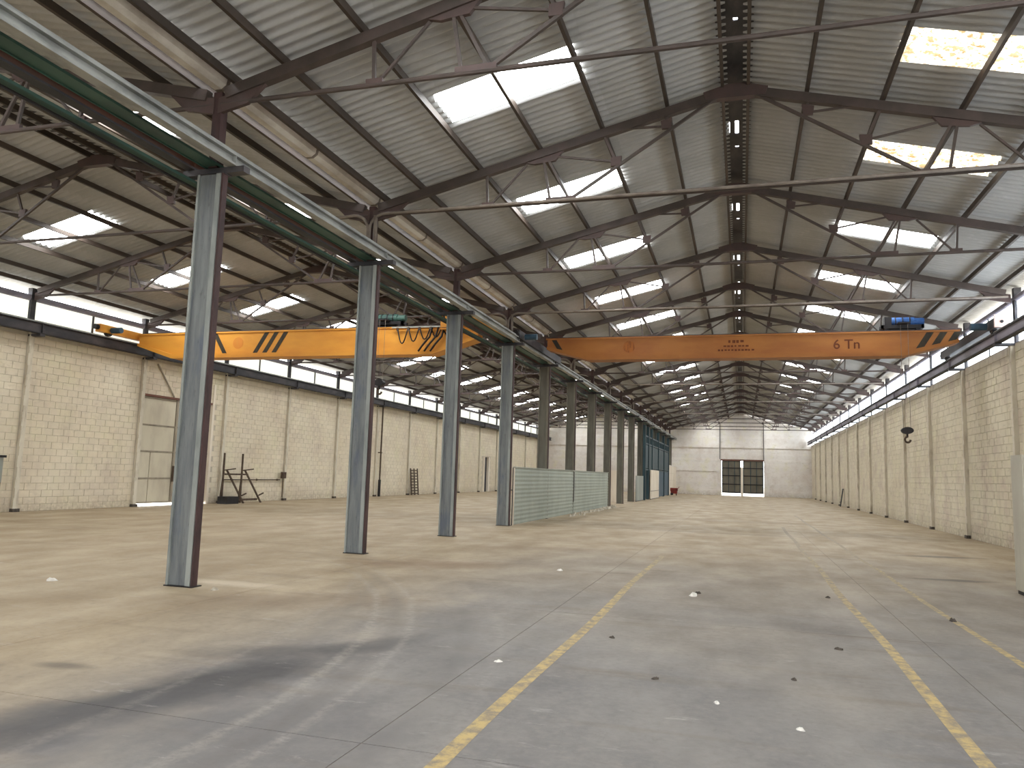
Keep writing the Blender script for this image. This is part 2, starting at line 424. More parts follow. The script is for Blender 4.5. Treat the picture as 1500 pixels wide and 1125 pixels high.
# ------------------------------------------------------------------ end walls
def gable(name, y0, y1, mat, label, opening=None):
    mb = MB()
    for key, xa, xb in (('r', XC, XR), ('l', XL, XC)):
        xr = RIDGE[key]
        poly = [(xa, 0), (xb, 0), (xb, roofz(xb-xr)+.03), (xr, roofz(0)+.03), (xa, roofz(xa-xr)+.03)]
        if opening and opening[0] > xa and opening[1] < xb:
            o0, o1, oz = opening
            mb.prism([(xa, 0), (o0, 0), (o0, roofz(o0-xr)+.03), (xa, roofz(xa-xr)+.03)], 1, y0, y1)
            mb.prism([(o1, 0), (xb, 0), (xb, roofz(xb-xr)+.03), (o1, roofz(o1-xr)+.03)], 1, y0, y1)
            mb.prism([(o0, oz), (o1, oz), (o1, roofz(o1-xr)+.03), (xr, roofz(0)+.03), (o0, roofz(o0-xr)+.03)], 1, y0, y1)
        else:
            mb.prism(poly, 1, y0, y1)
    o = part(name, mb, mat); tag(o, label, kind='structure'); return o
we = gable('wall_end', Y_END, Y_END+.25, M['endwall'], 'pale painted gable wall closing the far end of the hall', (-2.05, 2.22, 3.72))
wb = gable('wall_back', Y_BACK-.25, Y_BACK, M['endwall'], 'pale gable wall with a wide open gateway', (-3.6, 5.6, 4.8))
part('ring_beam', box(XL, XR, Y_END-.12, Y_END, 5.02, 5.3), M['endwall'], we)
part('ledge', box(XC, -2.4, Y_END-.06, Y_END, 2.5, 2.62), M['endwall'], we)
for x in (-2.3, 2.4):
    part('pilaster', box(x-.14, x+.14, Y_END-.14, Y_END, 0, roofz(x+.08)-.15), M['endwall'], we)
for x in (-2.22, 2.22):
    part('conduit', MB().tube([(x, Y_END-.2, 3.8), (x, Y_END-.2, 7.6)], .03, 6), M['darksteel'], we)
# ground outside
g = MB().add([(-120, -120, -.05), (120, -120, -.05), (120, 200, -.05), (-120, 200, -.05)], [(0, 1, 2, 3)])
tag(part('ground', g, M['ground']), 'bright concrete yard outside the hall', kind='structure')

# end door
d = thing('door_1', 'dark two-leaf metal door in the far end wall with daylight under it', kind='structure', loc=(0, Y_END, 0))
for sx, (xa, xb) in enumerate(((-2.02, -.1), (.14, 2.2))):
    leaf = part('door_leaf', box(xa, xb, .02, .07, .26, 3.7), M['enddoor'], d)
    for z in (.3, 1.15, 2.05, 2.85, 3.62):
        part('leaf_rail', box(xa, xb, -.03, .02, z, z+.09), M['black'], leaf)
    for x in (xa+.02, (xa+xb)/2-.3, (xa+xb)/2+.3, xb-.1):
        part('leaf_stile', box(x, x+.06, -.02, .02, .3, 3.6), M['teal'], leaf)
part('meeting_post', box(-.1, .14, -.02, .06, .0, 3.0), M['panelwhite'], d)
part('door_head', box(-2.15, 2.32, -.06, .02, 3.66, 3.82), M['brown'], d)

# left wall door
d = thing('door_2', 'tall cream sheet-metal double door in the left block wall', kind='structure', loc=(XL, 0, 0))
y0, y1, dz = DOOR_L
ym = y0 + 1.86
rows = [(.12, 1.02), (1.02, 2.02), (2.02, 3.0), (3.0, 4.08)]
for (ya, yb) in ((y0, ym), (ym, y1)):
    leaf = part('door_leaf', box(-.12, -.10, ya+.02, yb-.02, .12, 4.06), M['doorframe'], d)
    for (za, zb) in rows:
        cuts = [ya+.05, ya+.62, yb-.05] if za < 1.9 and ya == y0 else [ya+.05, yb-.05]
        for a, b in zip(cuts, cuts[1:]):
            part('door_panel', box(-.10, -.075, a+.02, b-.02, za+.03, zb-.03), M['door'], leaf)
    for z in (.12, 1.02, 2.02, 3.0, 4.0):
        part('door_rail', box(-.10, -.06, ya+.02, yb-.02, z-.02, z+.035), M['doorframe'], leaf)
part('meeting_stile', box(-.10, -.04, ym-.05, ym+.05, .1, 4.06), M['doorframe'], d)
part('bolt', box(-.04, .02, ym-.06, ym+.06, .9, 1.5), M['rust'], d)
part('door_head', box(-.14, .03, y0-.05, y1+.05, 4.06, 4.14), M['brown'], d)
part('door_brace', MB().tube([(.06, y0+.5, 5.3), (.06, y0+1.5, 4.15)], .03, 6), M['doorframe'], d)
part('door_jamb', box(-.1, .05, y1-.02, y1+.1, 0, 4.9), M['panelwhite'], d)
# small opening far down the left wall
d = thing('window_3', 'small dark opening with pale frame low in the left wall', kind='structure', loc=(XL, 63.3, 0))
part('frame', MB().box(-.2, .06, -.9, -.5, 0, 2.95).box(-.2, .06, .5, .9, 0, 2.95), M['panelwhite'], d)
part('shutter', box(-.18, -.12, -.5, .5, 0, 2.95), M['darksteel'], d)

# ------------------------------------------------------------------ high windows
def clerestory(name, xf, side, z0, z1, zb1, panemat, label):
    wnd = thing(name, label, kind='structure', loc=(xf - side*.1, 0, 0))
    pw = BAY/2
    me = MB().box(-.008, .008, .03, pw-.03, z0+.02, z1).mesh('pane', panemat)
    mm = MB().box(-.03, .05*1, -.025, .025, z0, z1).mesh('mullion', M['darksteel'])
    cm = MB().box(-.07, .1, -.09, .09, z0, zb1+.2).mesh('mullion_post', M['darksteel'])
    for i in range(-3, 16):
        for k in (0, 1):
            put('pane', me, wnd, (0, fy(i)+k*pw, 0))
        put('mullion', mm, wnd, (0, fy(i)+pw, 0)); put('mullion_post', cm, wnd, (0, fy(i), 0))
    part('sill_rail', box(-.05, .06, Y_BACK, Y_END, z0-.02, z0+.03), M['darksteel'], wnd)
    part('eave_beam', MB().tube([(0, Y_BACK, (z1+zb1)/2), (0, Y_END, (z1+zb1)/2)], (zb1-z1)/2, 10), M['headbeam'], wnd, True)
    return wnd
clerestory('window_1', XL, 1, 5.6, 6.5, 6.7, MATS['pane_left'], 'row of frosted high windows over the left block wall')
clerestory('window_2', XR, -1, 5.42, 6.55, 6.72, MATS['pane_right'], 'row of bright high windows over the right block wall')

# ------------------------------------------------------------------ roofs
ROWS = [(.13, 2.50), (2.38, 4.84), (4.66, 7.62)]
AMP, WAVES, SEG = .042, 5, 6
PW_ = BAY/5
def sheet_geo(dx0, dx1, sg, lift):
    vs, fs = [], []
    n = WAVES*SEG
    for k in range(n+1):
        y = k/n*PW_; dz = AMP*math.sin(2*math.pi*k/SEG)
        for dx in (dx0, dx1):
            vs.append((sg*dx, y, -SL*dx + dz + lift))
    for k in range(n):
        fs.append((2*k, 2*k+1, 2*k+3, 2*k+2) if sg < 0 else (2*k, 2*k+2, 2*k+3, 2*k+1))
    return vs, fs
def nave_roof(key, label, outer, inner):
    xr = RIDGE[key]
    ce = thing('ceiling', label, kind='structure', loc=(xr, 0, 0))
    rest = MB()
    for sg in (-1, 1):
        off = .22 if sg < 0 else -.06
        for r, (d0, d1) in enumerate(ROWS):
            valley = (key == 'r' and sg < 0) or (key == 'l' and sg > 0)
            if r == 2 and valley: d1 = 6.86
            lift = ZRIDGE + .035 + (.004 if r == 0 else (0 if r == 1 else -.004))
            vs, fs = sheet_geo(d0, d1, sg, lift)
            me = MB().add(vs, fs).mesh('roof_sheet', M['roof'], True)
            sk = {n: MB().add(vs, fs).mesh('skylight_sheet', MATS[n], True) for n in ('skylight_near', 'skylight_dirty')} if r == 1 else None
            for b in range(-4, 16):
                for k in range(5):
                    y = fy(b) + off + k*PW_
                    ks = 3 if (key == 'r' and sg > 0 and b == 0) else 2
                    if r == 1 and k == ks:
                        put('skylight_sheet', sk['skylight_dirty' if (key == 'r' and sg > 0 and b in (0, 1)) else 'skylight_near'], ce, (0, y, 0))
                    elif 0 <= b <= 9:
                        put('roof_sheet', me, ce, (0, y, 0))
                    else:
                        rest.add([(v[0], v[1]+y, v[2]) for v in vs], fs)
        # purlins
        for dx in (.22, 1.19, 2.38, 3.57, 4.76, 5.95, 6.72):
            z = ZRIDGE - SL*dx
            part('purlin', MB().bar((sg*dx, Y_BACK, z-.09), (sg*dx, Y_END, z-.09), .055, .12), M['purlin'], ce)
    o = part('roof_sheets', rest, M['roof'], ce, True); o['kind'] = 'stuff'
    # ridge cap with vent slots
    cap = MB(); z0, z1 = ZRIDGE-.02, ZRIDGE+.0
    for a, b in ((-.29, -.18), (-.12, -.02), (.05, .29)):
        cap.box(a, b, Y_BACK, Y_END, z0, z1)
    for (a, b, slots) in ((-.18, -.12, ((1.72, 2.25),)), (-.02, .05, ((.38, .5), (1.7, 2.3), (2.9, 2.98)))):
        for i in range(-4, 16):
            y = fy(i)
            for s0, s1 in slots:
                cap.box(a, b, y, fy(i)+s0, z0, z1); y = fy(i)+s1
            cap.box(a, b, y, fy(i+1), z0, z1)
    part('ridge_cap', cap, M['darksteel'], ce)
    return ce
nave_roof('r', 'grey corrugated sheet roof with bright translucent sheets over the yellow-lined nave', None, None)
nave_roof('l', 'grey corrugated sheet roof with bright translucent sheets beyond the column row', None, None)

# ------------------------------------------------------------------ trusses
def truss_parts():
    """(name, MB, material) in the truss plane, ridge at x=0"""
    P = []
    ct = lambda dx: 8.56 - SL*abs(dx)          # top of the chord
    for s in (-1, 1):
        P.append(('top_chord', MB().bar((s*.0, 0, ct(0)-.08), (s*6.86, 0, ct(6.86)-.08), .12, .16), 'truss'))
        b = lambda nm, p, q, w=.045: P.append((nm, MB().bar((s*p[0], 0, p[1]), (s*q[0], 0, q[1]), w, w), 'truss'))
        b('diagonal', (.35, 8.36), (2.95, 6.70), .05)
        b('strut', (1.2, ct(1.2)-.1), (1.2, 7.96))
        b('strut', (2.34, ct(2.34)-.1), (2.1, 7.33))
        b('lacing_bar', (1.9, 7.96), (1.2, 7.93), .035); b('lacing_bar', (3.2, 7.54), (2.1, 7.34), .035)
        b('strut', (3.48, 7.52), (3.34, 6.70)); b('strut', (3.4, 7.52), (2.98, 6.70))
        b('diagonal', (3.8, 7.44), (4.5, 6.70), .035); b('strut', (4.6, 7.3), (4.57, 6.70), .045)
        g = lambda poly: P.append(('gusset_plate', MB().prism([(s*x, z) for x, z in poly], 1, -.03, .03), 'gusset'))
        g([(3.05, 7.7), (3.9, 7.48), (3.65, 7.42), (3.25, 7.46)])
        g([(1.1, 8.08), (1.3, 8.03), (1.28, 7.88), (1.12, 7.88)])
        g([(2.0, 7.44), (2.2, 7.42), (2.2, 7.26), (2.02, 7.26)])
        g([(2.86, 6.75), (3.42, 6.75), (3.42, 6.66), (2.86, 6.66)])
        g([(4.44, 6.74), (4.68, 6.74), (4.68, 6.66), (4.44, 6.66)])
        g([(6.2, 6.9), (6.98, 6.75), (6.98, 6.52), (6.5, 6.62)])
    P.append(('apex_plate', MB().prism([(-.5, 8.32), (.5, 8.32), (.55, 8.46), (.14, 8.57), (-.14, 8.57), (-.55, 8.46)], 1, -.075, .075), 'gusset'))
    P.append(('tie_bar', MB().tube([(-6.95, 0, 6.66), (6.95, 0, 6.66)], .035, 8), 'truss'))
    return P
TP = truss_parts()
TMESH = [(n, mb.mesh(n, M[mt]), mt) for n, mb, mt in TP]
whole = bpy.data.meshes.new('roof_truss')
mb = MB(); mi = []
for n, b, mt in TP:
    mb.add(b.v, b.f); mi += [0 if mt == 'truss' else 1]*len(b.f)
whole.from_pydata(mb.v, [], mb.f); whole.materials.append(M['truss']); whole.materials.append(M['gusset'])
for p, k in zip(whole.polygons, mi): p.material_index = k
TL = {('r', 0): 'brown steel roof truss over the free-standing column farthest from the partition',
      ('r', 1): 'brown steel roof truss meeting forked pale pipes above the second free-standing column',
      ('r', 2): 'brown steel roof truss above the free-standing column next to the partition',
      ('l', 2): 'brown steel roof truss of the left nave just before the amber crane',
      ('l', 3): 'brown steel roof truss of the left nave just past the amber crane',
      ('r', 3): 'brown steel roof truss just before the orange crane and the partition end'}
for key in ('r', 'l'):
    for i in range(-1, 16):
        loc = (RIDGE[key], fy(i), 0)
        default = 'dark brown steel roof truss of the %s' % ('lined nave past the orange crane' if key == 'r' else 'left nave beyond the column row')
        label = TL.get((key, i), default if i != -1 else 'brown steel roof truss of the %s nave before the first column' % ('lined' if key == 'r' else 'left'))
        gr = 'roof trusses over the %s nave' % ('lined' if key == 'r' else 'left')
        if i <= 5:
            t = thing('roof_truss', label, 'truss', gr, loc=loc)
            for n, me, mt in TMESH: put(n, me, t)
        else:
            tag(put('roof_truss', whole, None, loc), label, 'truss', gr)

# ------------------------------------------------------------------ columns
def make_column(web='column', lip='column_lip', i0=0):
    t = thing('steel_column', '', 'column', 'steel columns of the middle row', loc=(XC, fy(i0), 0))
    H = 5.64
    part('base_plate', box(-.21, .23, -.08, .12, 0, .015), M['black'], t)
    part('web_plate', box(-.17, .10, -.03, .03, .015, H-.02), M[web], t)
    part('flange', box(-.2, -.165, -.06, .05, .015, H-.02), M[lip], t)
    part('flange', box(.185, .215, -.05, .05, .015, H-.02), M['maroon'], t)
    part('edge_lip', box(.105, .18, -.06, .03, .015, H-.02), M[lip], t)
    part('back_plate', box(-.165, .185, .03, .05, .015, H-.02), M['maroon'], t)
    part('cap_plate', box(-.21, .225, -.07, .12, H-.02, H), M['darksteel'], t)
    # post carrying the valley of the two roofs
    part('roof_post', box(-.07, .07, -.02, .12, H+.09, 6.84), M['maroon'], t)
    part('rail_bracket', box(-.5, .5, 0, .14, H, H+.085), M['darksteel'], t)
    return t
col = make_column(); col2 = make_column('column_olive_shaded', 'column_olive_shaded_lip', 4)
CL = ['grey-blue free-standing steel column farthest from the corrugated partition', 'grey-blue free-standing steel column with forked pale pipes above, second from the corrugated partition',
      'grey-blue steel column standing free next before the partition end', 'grey-blue steel column at the free end of the corrugated partition']
for i in range(0, 16):
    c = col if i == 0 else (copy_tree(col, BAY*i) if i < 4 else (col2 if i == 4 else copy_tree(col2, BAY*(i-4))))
    if i < 4: c['label'] = CL[i]
    elif i < 7: c['label'] = 'shade-darkened olive-grey steel column rising behind the corrugated partition'
    elif i == 8: c['label'] = 'dark steel column standing free just past the corrugated partition'
    elif i == 9: c['label'] = 'steel column beside the grey sheet panel'
    elif i < 15: c['label'] = 'steel column among the teal partitions down the hall'
    else: c['label'] = 'last steel column before the far end wall'
    if i == 7: c['label'] = 'steel column at the far end of the corrugated partition'

# forked pipes on every second column
def make_pipe():
    t = thing('vent_pipe', 'pale forked pipe above the column row, curving to both roofs', 'pipe', 'forked pipes over the column row', loc=(XC, fy(1), 0))
    z0 = 5.77
    for s in (-1, 1):
        x = .03 if s < 0 else .09
        pts = [(-.02+.02*s, -.09, z0)] + [(-.02+.02*s, -.09, 6.35)]
        for k in range(1, 7):
            a = k/6*math.pi/2
            pts.append((-.02+.02*s + s*(.32*(1-math.cos(a))), -.09, 6.35+.3*math.sin(a)))
        pts.append((s*(1.0 if s < 0 else 13.9), -.09, 6.68 if s > 0 else 6.62))
        part('bent_pipe', MB().tube(pts, .032, 8), M['pipe'], t, True)
    part('down_pipe', MB().tube([(.12, -.09, 5.77), (.12, -.09, 6.62)], .04, 10), M['pipe'], t, True)
    part('pipe_clip', box(-.08, .16, -.11, -.02, 5.77, 5.81), M['darksteel'], t)
    return t
vp = make_pipe()
vp['label'] = 'pale forked pipe on the second free-standing column, curving to both roofs'
for i in (3, 5, 7, 9, 11): copy_tree(vp, BAY*(i-1))['label'] = 'pale forked pipe above the columns standing at the corrugated partition and beyond'

# valley gutter above the column row
gt = thing('valley_gutter', 'pale sheet-metal valley gutter in joined lengths above the column row', 'gutter', loc=(XC, 0, 0))
prof = [(-.135, 7.01), (-.115, 6.94), (-.05, 6.90), (.05, 6.90), (.115, 6.94), (.135, 7.01), (.15, 7.01), (.13, 6.925), (.055, 6.875), (-.055, 6.875), (-.13, 6.925), (-.15, 7.01)]
gme = MB().prism(prof, 1, 0, BAY/2-.012).mesh('gutter_length', M['gutter'])
cme = MB().prism([(x*1.06, 6.95+(z-6.95)*1.08) for x, z in prof], 1, -.03, .03).mesh('gutter_clip', M['pipe'])
for i in range(-4, 16):
    for k in (0, 1):
        put('gutter_length', gme, gt, (0, fy(i)+k*BAY/2, 0)); put('gutter_clip', cme, gt, (0, fy(i)+k*BAY/2, 0))

# ------------------------------------------------------------------ crane runways
def runway(label, x, z0, z1, mats, extra=None, rail=True, name='crane_runway_beam'):
    t = thing(name, label, 'beam', loc=(x, 0, 0))
    ya, yb = Y_BACK+.2, Y_END-.15
    part('web', box(-.012, .012, ya, yb, z0+.02, z1-.02), mats[1], t)
    part('top_flange', box(-.075, .075, ya, yb, z1-.03, z1), mats[0], t)
    part('bottom_flange', box(-.075, .075, ya, yb, z0, z0+.03), mats[2], t)
    part('crane_rail', box(-.03, .03, ya, yb, z1, z1+.05), M['rail'], t)
    sm = MB().box(-.07, .07, -.008, .008, z0+.03, z1-.03).mesh('stiffener', mats[1])
    for i in range(-3, 16): put('stiffener', sm, t, (0, fy(i), 0))
    return t
rk = runway('pale grey crane rail beam on the column row, facing the lined nave', -6.78, 5.73, 5.9, (M['rail'], M['rail'], M['rail']))
runway('brown crane rail beam on the column row, facing the left nave', -7.46, 5.73, 5.9, (M['brown'], M['brown'], M['darksteel']))
rr = runway('dark crane rail beam along the right block wall', 6.55, 5.43, 5.73, (M['darksteel'], M['headbeam'], M['black']))
rl = runway('black crane rail beam along the left block wall', -20.72, 5.44, 5.78, (M['black'], M['darksteel'], M['black']))
for t, s, zb in ((rr, 1, 5.43), (rl, -1, 5.44)):
    bm_ = MB().box(*sorted((-s*.08, s*.4)), -.09, .09, zb-.07, zb).mesh('wall_bracket', M['darksteel'])
    for i in range(-3, 16): put('wall_bracket', bm_, t, (0, fy(i), 0))
tg = thing('tie_channel', 'dark green steel channel lying along the column tops', 'beam', loc=(XC, 0, 0))
part('channel_web', box(-.13, .13, Y_BACK+.2, Y_END-.2, 5.745, 5.76), M['green'], tg)
part('channel_lip', box(-.13, -.115, Y_BACK+.2, Y_END-.2, 5.725, 5.745), M['green'], tg)
part('channel_lip', box(.115, .13, Y_BACK+.2, Y_END-.2, 5.725, 5.745), M['green'], tg)
# conductor line hung beside the left runway
cl = thing('conductor_line', 'dark green crane power line hung under the brown rail beam', 'conductor', loc=(-7.5, 0, 0))
part('busbar', box(-.07, .07, Y_BACK+.2, Y_END-.2, 5.56, 5.6), M['green'], cl)
part('cable', MB().tube([(-.03, Y_BACK+.3, 5.53), (-.03, Y_END-.3, 5.53)], .02, 6), M['black'], cl)
hm = MB().box(-.02, .02, -.02, .02, 5.6, 5.73).mesh('hanger', M['darksteel'])
for i in range(-3, 16): put('hanger', hm, cl, (0, fy(i)+.3, 0))

# ------------------------------------------------------------------ cranes
def text_mesh(s, size, mat):
    cu = bpy.data.curves.new('lettering', 'FONT'); cu.body = s; cu.size = size; cu.extrude = .002; cu.offset = .005; cu.align_x = 'CENTER'
    o = bpy.data.objects.new('lettering_tmp', cu); C.objects.link(o)
    dg = bpy.context.evaluated_depsgraph_get(); me = bpy.data.meshes.new_from_object(o.evaluated_get(dg))
    bpy.data.objects.remove(o); me.materials.clear(); me.materials.append(mat)
    me.transform(Matrix.Rotation(math.pi/2, 4, 'X')); return me
def crane(label, xa, xb, y, z0, z1, paintm, railz, rails, cy0, cy1, stripes, emblem, carm):
    """box-girder bridge; front face at y; carriages run cy0..cy1 on the rails"""
    t = thing('overhead_crane', label, 'crane', 'overhead travelling cranes', loc=(0, y, 0))
    D = .42; tp = 1.5; zm = z0 + (z1-z0)*.62
    girder = [(xa, zm), (xa+tp, z0+.14), (xb-tp, z0+.14), (xb, zm), (xb, z1-.05), (xa, z1-.05)]
    part('bridge_girder', MB().prism(girder, 1, 0, D), paintm, t)
    lowf = [(xa, zm), (xa+tp, z0+.14), (xb-tp, z0+.14), (xb, zm), (xb, zm-.1), (xb-tp+.03, z0), (xa+tp-.03, z0), (xa, zm-.1)]
    bot = lambda x: z0+.15 + max(0, (x-(xb-tp))/tp, (xa+tp-x)/tp)*(zm-z0-.14)
    part('bottom_flange', MB().prism(lowf, 1, -.09, D+.09), paintm, t)
    part('top_flange', box(xa-.05, xb+.05, -.03, D+.03, z1-.05, z1), paintm, t)
    part('trolley_rail', box(xa+.2, xb-.2, .05, .1, z1, z1+.04), M['darksteel'], t)
    part('trolley_rail', box(xa+.2, xb-.2, D-.1, D-.05, z1, z1+.04), M['darksteel'], t)
    for rx in rails:
        e = part('end_carriage', MB().box(rx-.1, rx+.1, cy0-y, cy1-y, railz+.1, railz+.36), carm, t)
        for yy in (cy0+.45, cy1-.45):
            wz = railz+.16
            part('wheel', MB().tube([(rx-.05, yy-y, wz), (rx+.05, yy-y, wz)], .16, 16), M['black'], e, False)
        for yy, s in ((cy0, -1), (cy1, 1)):
            part('buffer', MB().tube([(rx, yy-y, railz+.25), (rx, yy-y+s*.14, railz+.25)], .09, 12), M['black'], e)
        part('drive_motor', MB().tube([(rx-.16*(1 if rx > (xa+xb)/2 else -1), cy0+.45-y, railz+.2), (rx-.55*(1 if rx > (xa+xb)/2 else -1), cy0+.45-y, railz+.2)], .1, 12), M['teal2'], e, False)
    za, zb = z0+.16, z1-.06
    for (xs, slant, wd) in stripes:
        sl = .62*slant; P = lambda x, z: (x + (z-za)*sl, z)
        b0, b1 = bot(xs), bot(xs+wd)
        part('hazard_stripe', MB().prism([P(xs, b0), P(xs+wd, b1), P(xs+wd, zb), P(xs, zb)], 1, -.006, .002), M['stripe'], t)
    if emblem:
        ex, em = emblem; zc = (za+zb)/2
        part('emblem', MB().prism([(ex+.2*math.cos(a*math.pi/12), zc+.2*math.sin(a*math.pi/12)) for a in range(24)], 1, -.005, .002), em, t)
    return t
RY = 25.6
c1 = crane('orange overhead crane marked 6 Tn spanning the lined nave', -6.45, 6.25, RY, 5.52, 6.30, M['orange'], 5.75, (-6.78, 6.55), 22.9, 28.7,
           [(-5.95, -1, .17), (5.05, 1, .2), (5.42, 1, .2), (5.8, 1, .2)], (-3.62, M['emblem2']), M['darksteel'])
c2 = crane('amber yellow overhead crane behind the columns in the left nave', -20.45, -7.75, 22.0, 5.22, 6.12, M['amber'], 5.83, (-20.72, -7.46), 20.4, 24.6,
           [(-16.95, -1, .17), (-15.75, 1, .17), (-15.38, 1, .17), (-15.02, 1, .17)], (-16.35, M['emblem']), M['amber'])
tm = text_mesh('6 Tn', .42, M['letter'])
put('lettering', tm, c1, (3.15, -.004, 5.78))
# small worn maker's marks: three rows of dashes
k = 0
for zr, w_, n_ in ((6.07, .5, 4), (5.92, .8, 7), (5.79, 1.15, 11)):
    mb = MB(); random.seed(zr)
    for j in range(n_):
        xx = -.15 - w_/2 + j*w_/n_
        mb.box(xx, xx + w_/n_*random.uniform(.5, .85), -.005, .002, zr-.03*random.uniform(.5, 1)*(1.6 if k == 0 else 1), zr+.03*(1.6 if k == 0 else 1))
    part('worn_marking', mb, M['letter'], c1); k += 1
random.seed(11)
# carriage end cover of the right crane
part('end_cover', box(6.38, 6.72, 22.62-RY, 22.68-RY, 5.8, 6.14), M['pink'], c1)
part('end_cover_hole', MB().tube([(6.55, 22.615-RY, 5.95), (6.55, 22.6-RY, 5.95)], .04, 10), M['black'], c1)

# hoist trolley and hook of the orange crane
def trolley(label, x, y, z, col):
    t = thing('hoist_trolley', label, 'hoist', loc=(x, y, z))
    part('frame', MB().box(-.6, .6, .03, .1, .1, .2).box(-.6, .6, .32, .4, .1, .2).box(-.6, -.52, .03, .4, .1, .2).box(.52, .6, .03, .4, .1, .2), M['black'], t)
    for xx in (-.45, .45):
        for yy in (.075, .345):
            part('wheel', MB().tube([(xx, yy-.03, .11), (xx, yy+.03, .11)], .07, 12), M['black'], t)
    part('rope_drum', MB().tube([(-.3, .2, .32), (.35, .2, .32)], .14, 14), col, t)
    part('motor', MB().tube([(.35, .2, .32), (.62, .2, .32)], .11, 12), col, t)
    part('gear_box', box(-.5, -.3, .05, .36, .18, .46), M['black'], t)
    for xx in (-.2, 0, .2):
        part('drum_rib', MB().tube([(xx, .2, .32), (xx+.03, .2, .32)], .155, 14), M['black'], t)
    part('rope_guide', MB().box(-.16, .16, -.2, .1, .2, .24), M['black'], t)
    return t
trolley('blue hoist trolley sitting on top of the orange crane', 4.75, RY, 6.3, M['blue'])
def hook_block(label, x, y, ztop, z, col):
    t = thing('hook_block', label, 'hook', loc=(x, y, z))
    n = 16
    prof = [(.165*math.cos(a*2*math.pi/n), .26+.105*math.sin(a*2*math.pi/n)) for a in range(n)]
    part('sheave_housing', MB().prism(prof, 1, -.09, .09), col, t)
    part('sheave_rim', MB().prism([(u*1.08, .26+(v-.26)*.7) for u, v in prof], 1, -.03, .03), col, t)
    part('shank', MB().tube([(0, 0, .17), (0, 0, .06)], .028, 10), col, t)
    pts = [(0, 0, .08)]
    for k in range(0, 13):
        a = math.radians(115 + k*20)
        pts.append((.075*math.cos(a)+.01, 0, -.01+.085*math.sin(a)))
    part('hook', MB().tube(pts, .032, 8), M['rust'], t, True)
    for xx in (-.1, .1):
        part('rope', MB().tube([(xx, 0, .3), (xx, 0, ztop-z)], .006, 6), M['pipe'], t)
    return t
hook_block('black crane hook hanging on ropes before the right block wall', 4.76, RY-.14, 6.499, 2.98, M['black'])
hook_block('dark hook block hanging from the amber crane in the left nave', -10.9, 21.8, 6.319, 4.05, M['black'])
trolley('hoist trolley on top of the amber crane', -10.9, 22.0, 6.12, M['green'])
# festoon cables and control box of the amber crane
fs_ = part('festoon_track', box(-10.6, -8.3, -.12, -.08, 6.06, 6.1), M['panelgrey'], c2); fs_['label'] = 'grey cable track with looped black cables'
for k in range(5):
    xa = -10.4 + k*.38; pts = [(xa + .36*j/8, -.14, 6.06 - .5*math.sin(math.pi*j/8)*(1-.12*k)) for j in range(9)]
    part('cable_loop', MB().tube(pts, .022, 6), M['black'], fs_, True)
    part('cable_carrier', box(xa-.03, xa+.03, -.16, -.09, 5.98, 6.07), M['rust'], fs_)
for k in range(3):
    xa = -9.2 + k*.2
    part('cable_drop', MB().tube([(xa, -.16, 6.05), (xa-.08, -.17, 5.75), (xa-.3, -.17, 5.5), (xa-.45, -.16, 5.3)], .03, 6), M['black'], fs_, True)
cb = part('control_box', box(-8.88, -8.56, -.3, -.05, 5.95, 6.41), M['amber'], c2); cb['label'] = 'small yellow control box'
part('lid_seam', box(-8.85, -8.59, -.306, -.3, 5.99, 6.01), M['letter'], cb)
part('lamp', MB().tube([(-8.72, -.2, 6.41), (-8.72, -.2, 6.53)], .05, 10), M['pipe'], cb)
part('bracket', box(-8.76, -8.68, -.1, 0, 5.55, 5.97), M['black'], cb)

# ------------------------------------------------------------------ corrugated partition on the column row
pt = thing('corrugated_partition', 'low pale green corrugated sheet partition along the columns', 'partition', loc=(-6.84, 23.32, 0))
L = 17.8; HP = 1.79; npan = 4; pl = L/npan
n = 52
for k in range(npan):
    vs, fs = [], []
    for j in range(n+1):
        z = .02 + (HP-.02)*j/n
        xx = .008*math.sin(j/4*2*math.pi) if True else 0
        for y in (k*pl+.01, (k+1)*pl-.01):
            vs.append((xx, y, z))
    for j in range(n): fs.append((2*j, 2*j+1, 2*j+3, 2*j+2))
    o = part('corrugated_sheet', MB().add(vs, fs), M['sheet'], pt, True)
    o.location = (random.uniform(-.012, .012), 0, 0)
for k in range(npan+1):
    part('partition_post', box(-.06, -.025, max(0, k*pl-.03), min(L, k*pl+.03), 0, HP), M['darksteel'], pt)
part('lap_strip', box(.022, .03, 8.9, 9.0, .5, HP-.02), M['darksteel'], pt)
part('top_rail', box(-.05, .03, 0, L, HP, HP+.03), M['panelgrey'], pt)
part('sheet_edge', box(-.02, .02, -.03, 0, 0, HP), M['panelwhite'], pt)
rb = MB()
for k in range(170):
    y = 23.3+17.8*(1-random.random()**1.6*.62); x = -6.64 + abs(random.gauss(0, .16)); r = random.uniform(.03, .11)*(1 if y > 30 else .5)
    vs = [(x+r*random.uniform(.6, 1)*math.cos(a), y+r*random.uniform(.6, 1.3)*math.sin(a), 0) for a in (0, 1.26, 2.5, 3.8, 5)]
    rb.add(vs + [(x, y, r*random.uniform(.7, 1.5))], [(0, 1, 5), (1, 2, 5), (2, 3, 5), (3, 4, 5), (4, 0, 5)])
o = part('rubble', rb, M['stone']); tag(o, 'broken plaster and stones lying along the corrugated partition foot', 'rubble', kind='stuff')

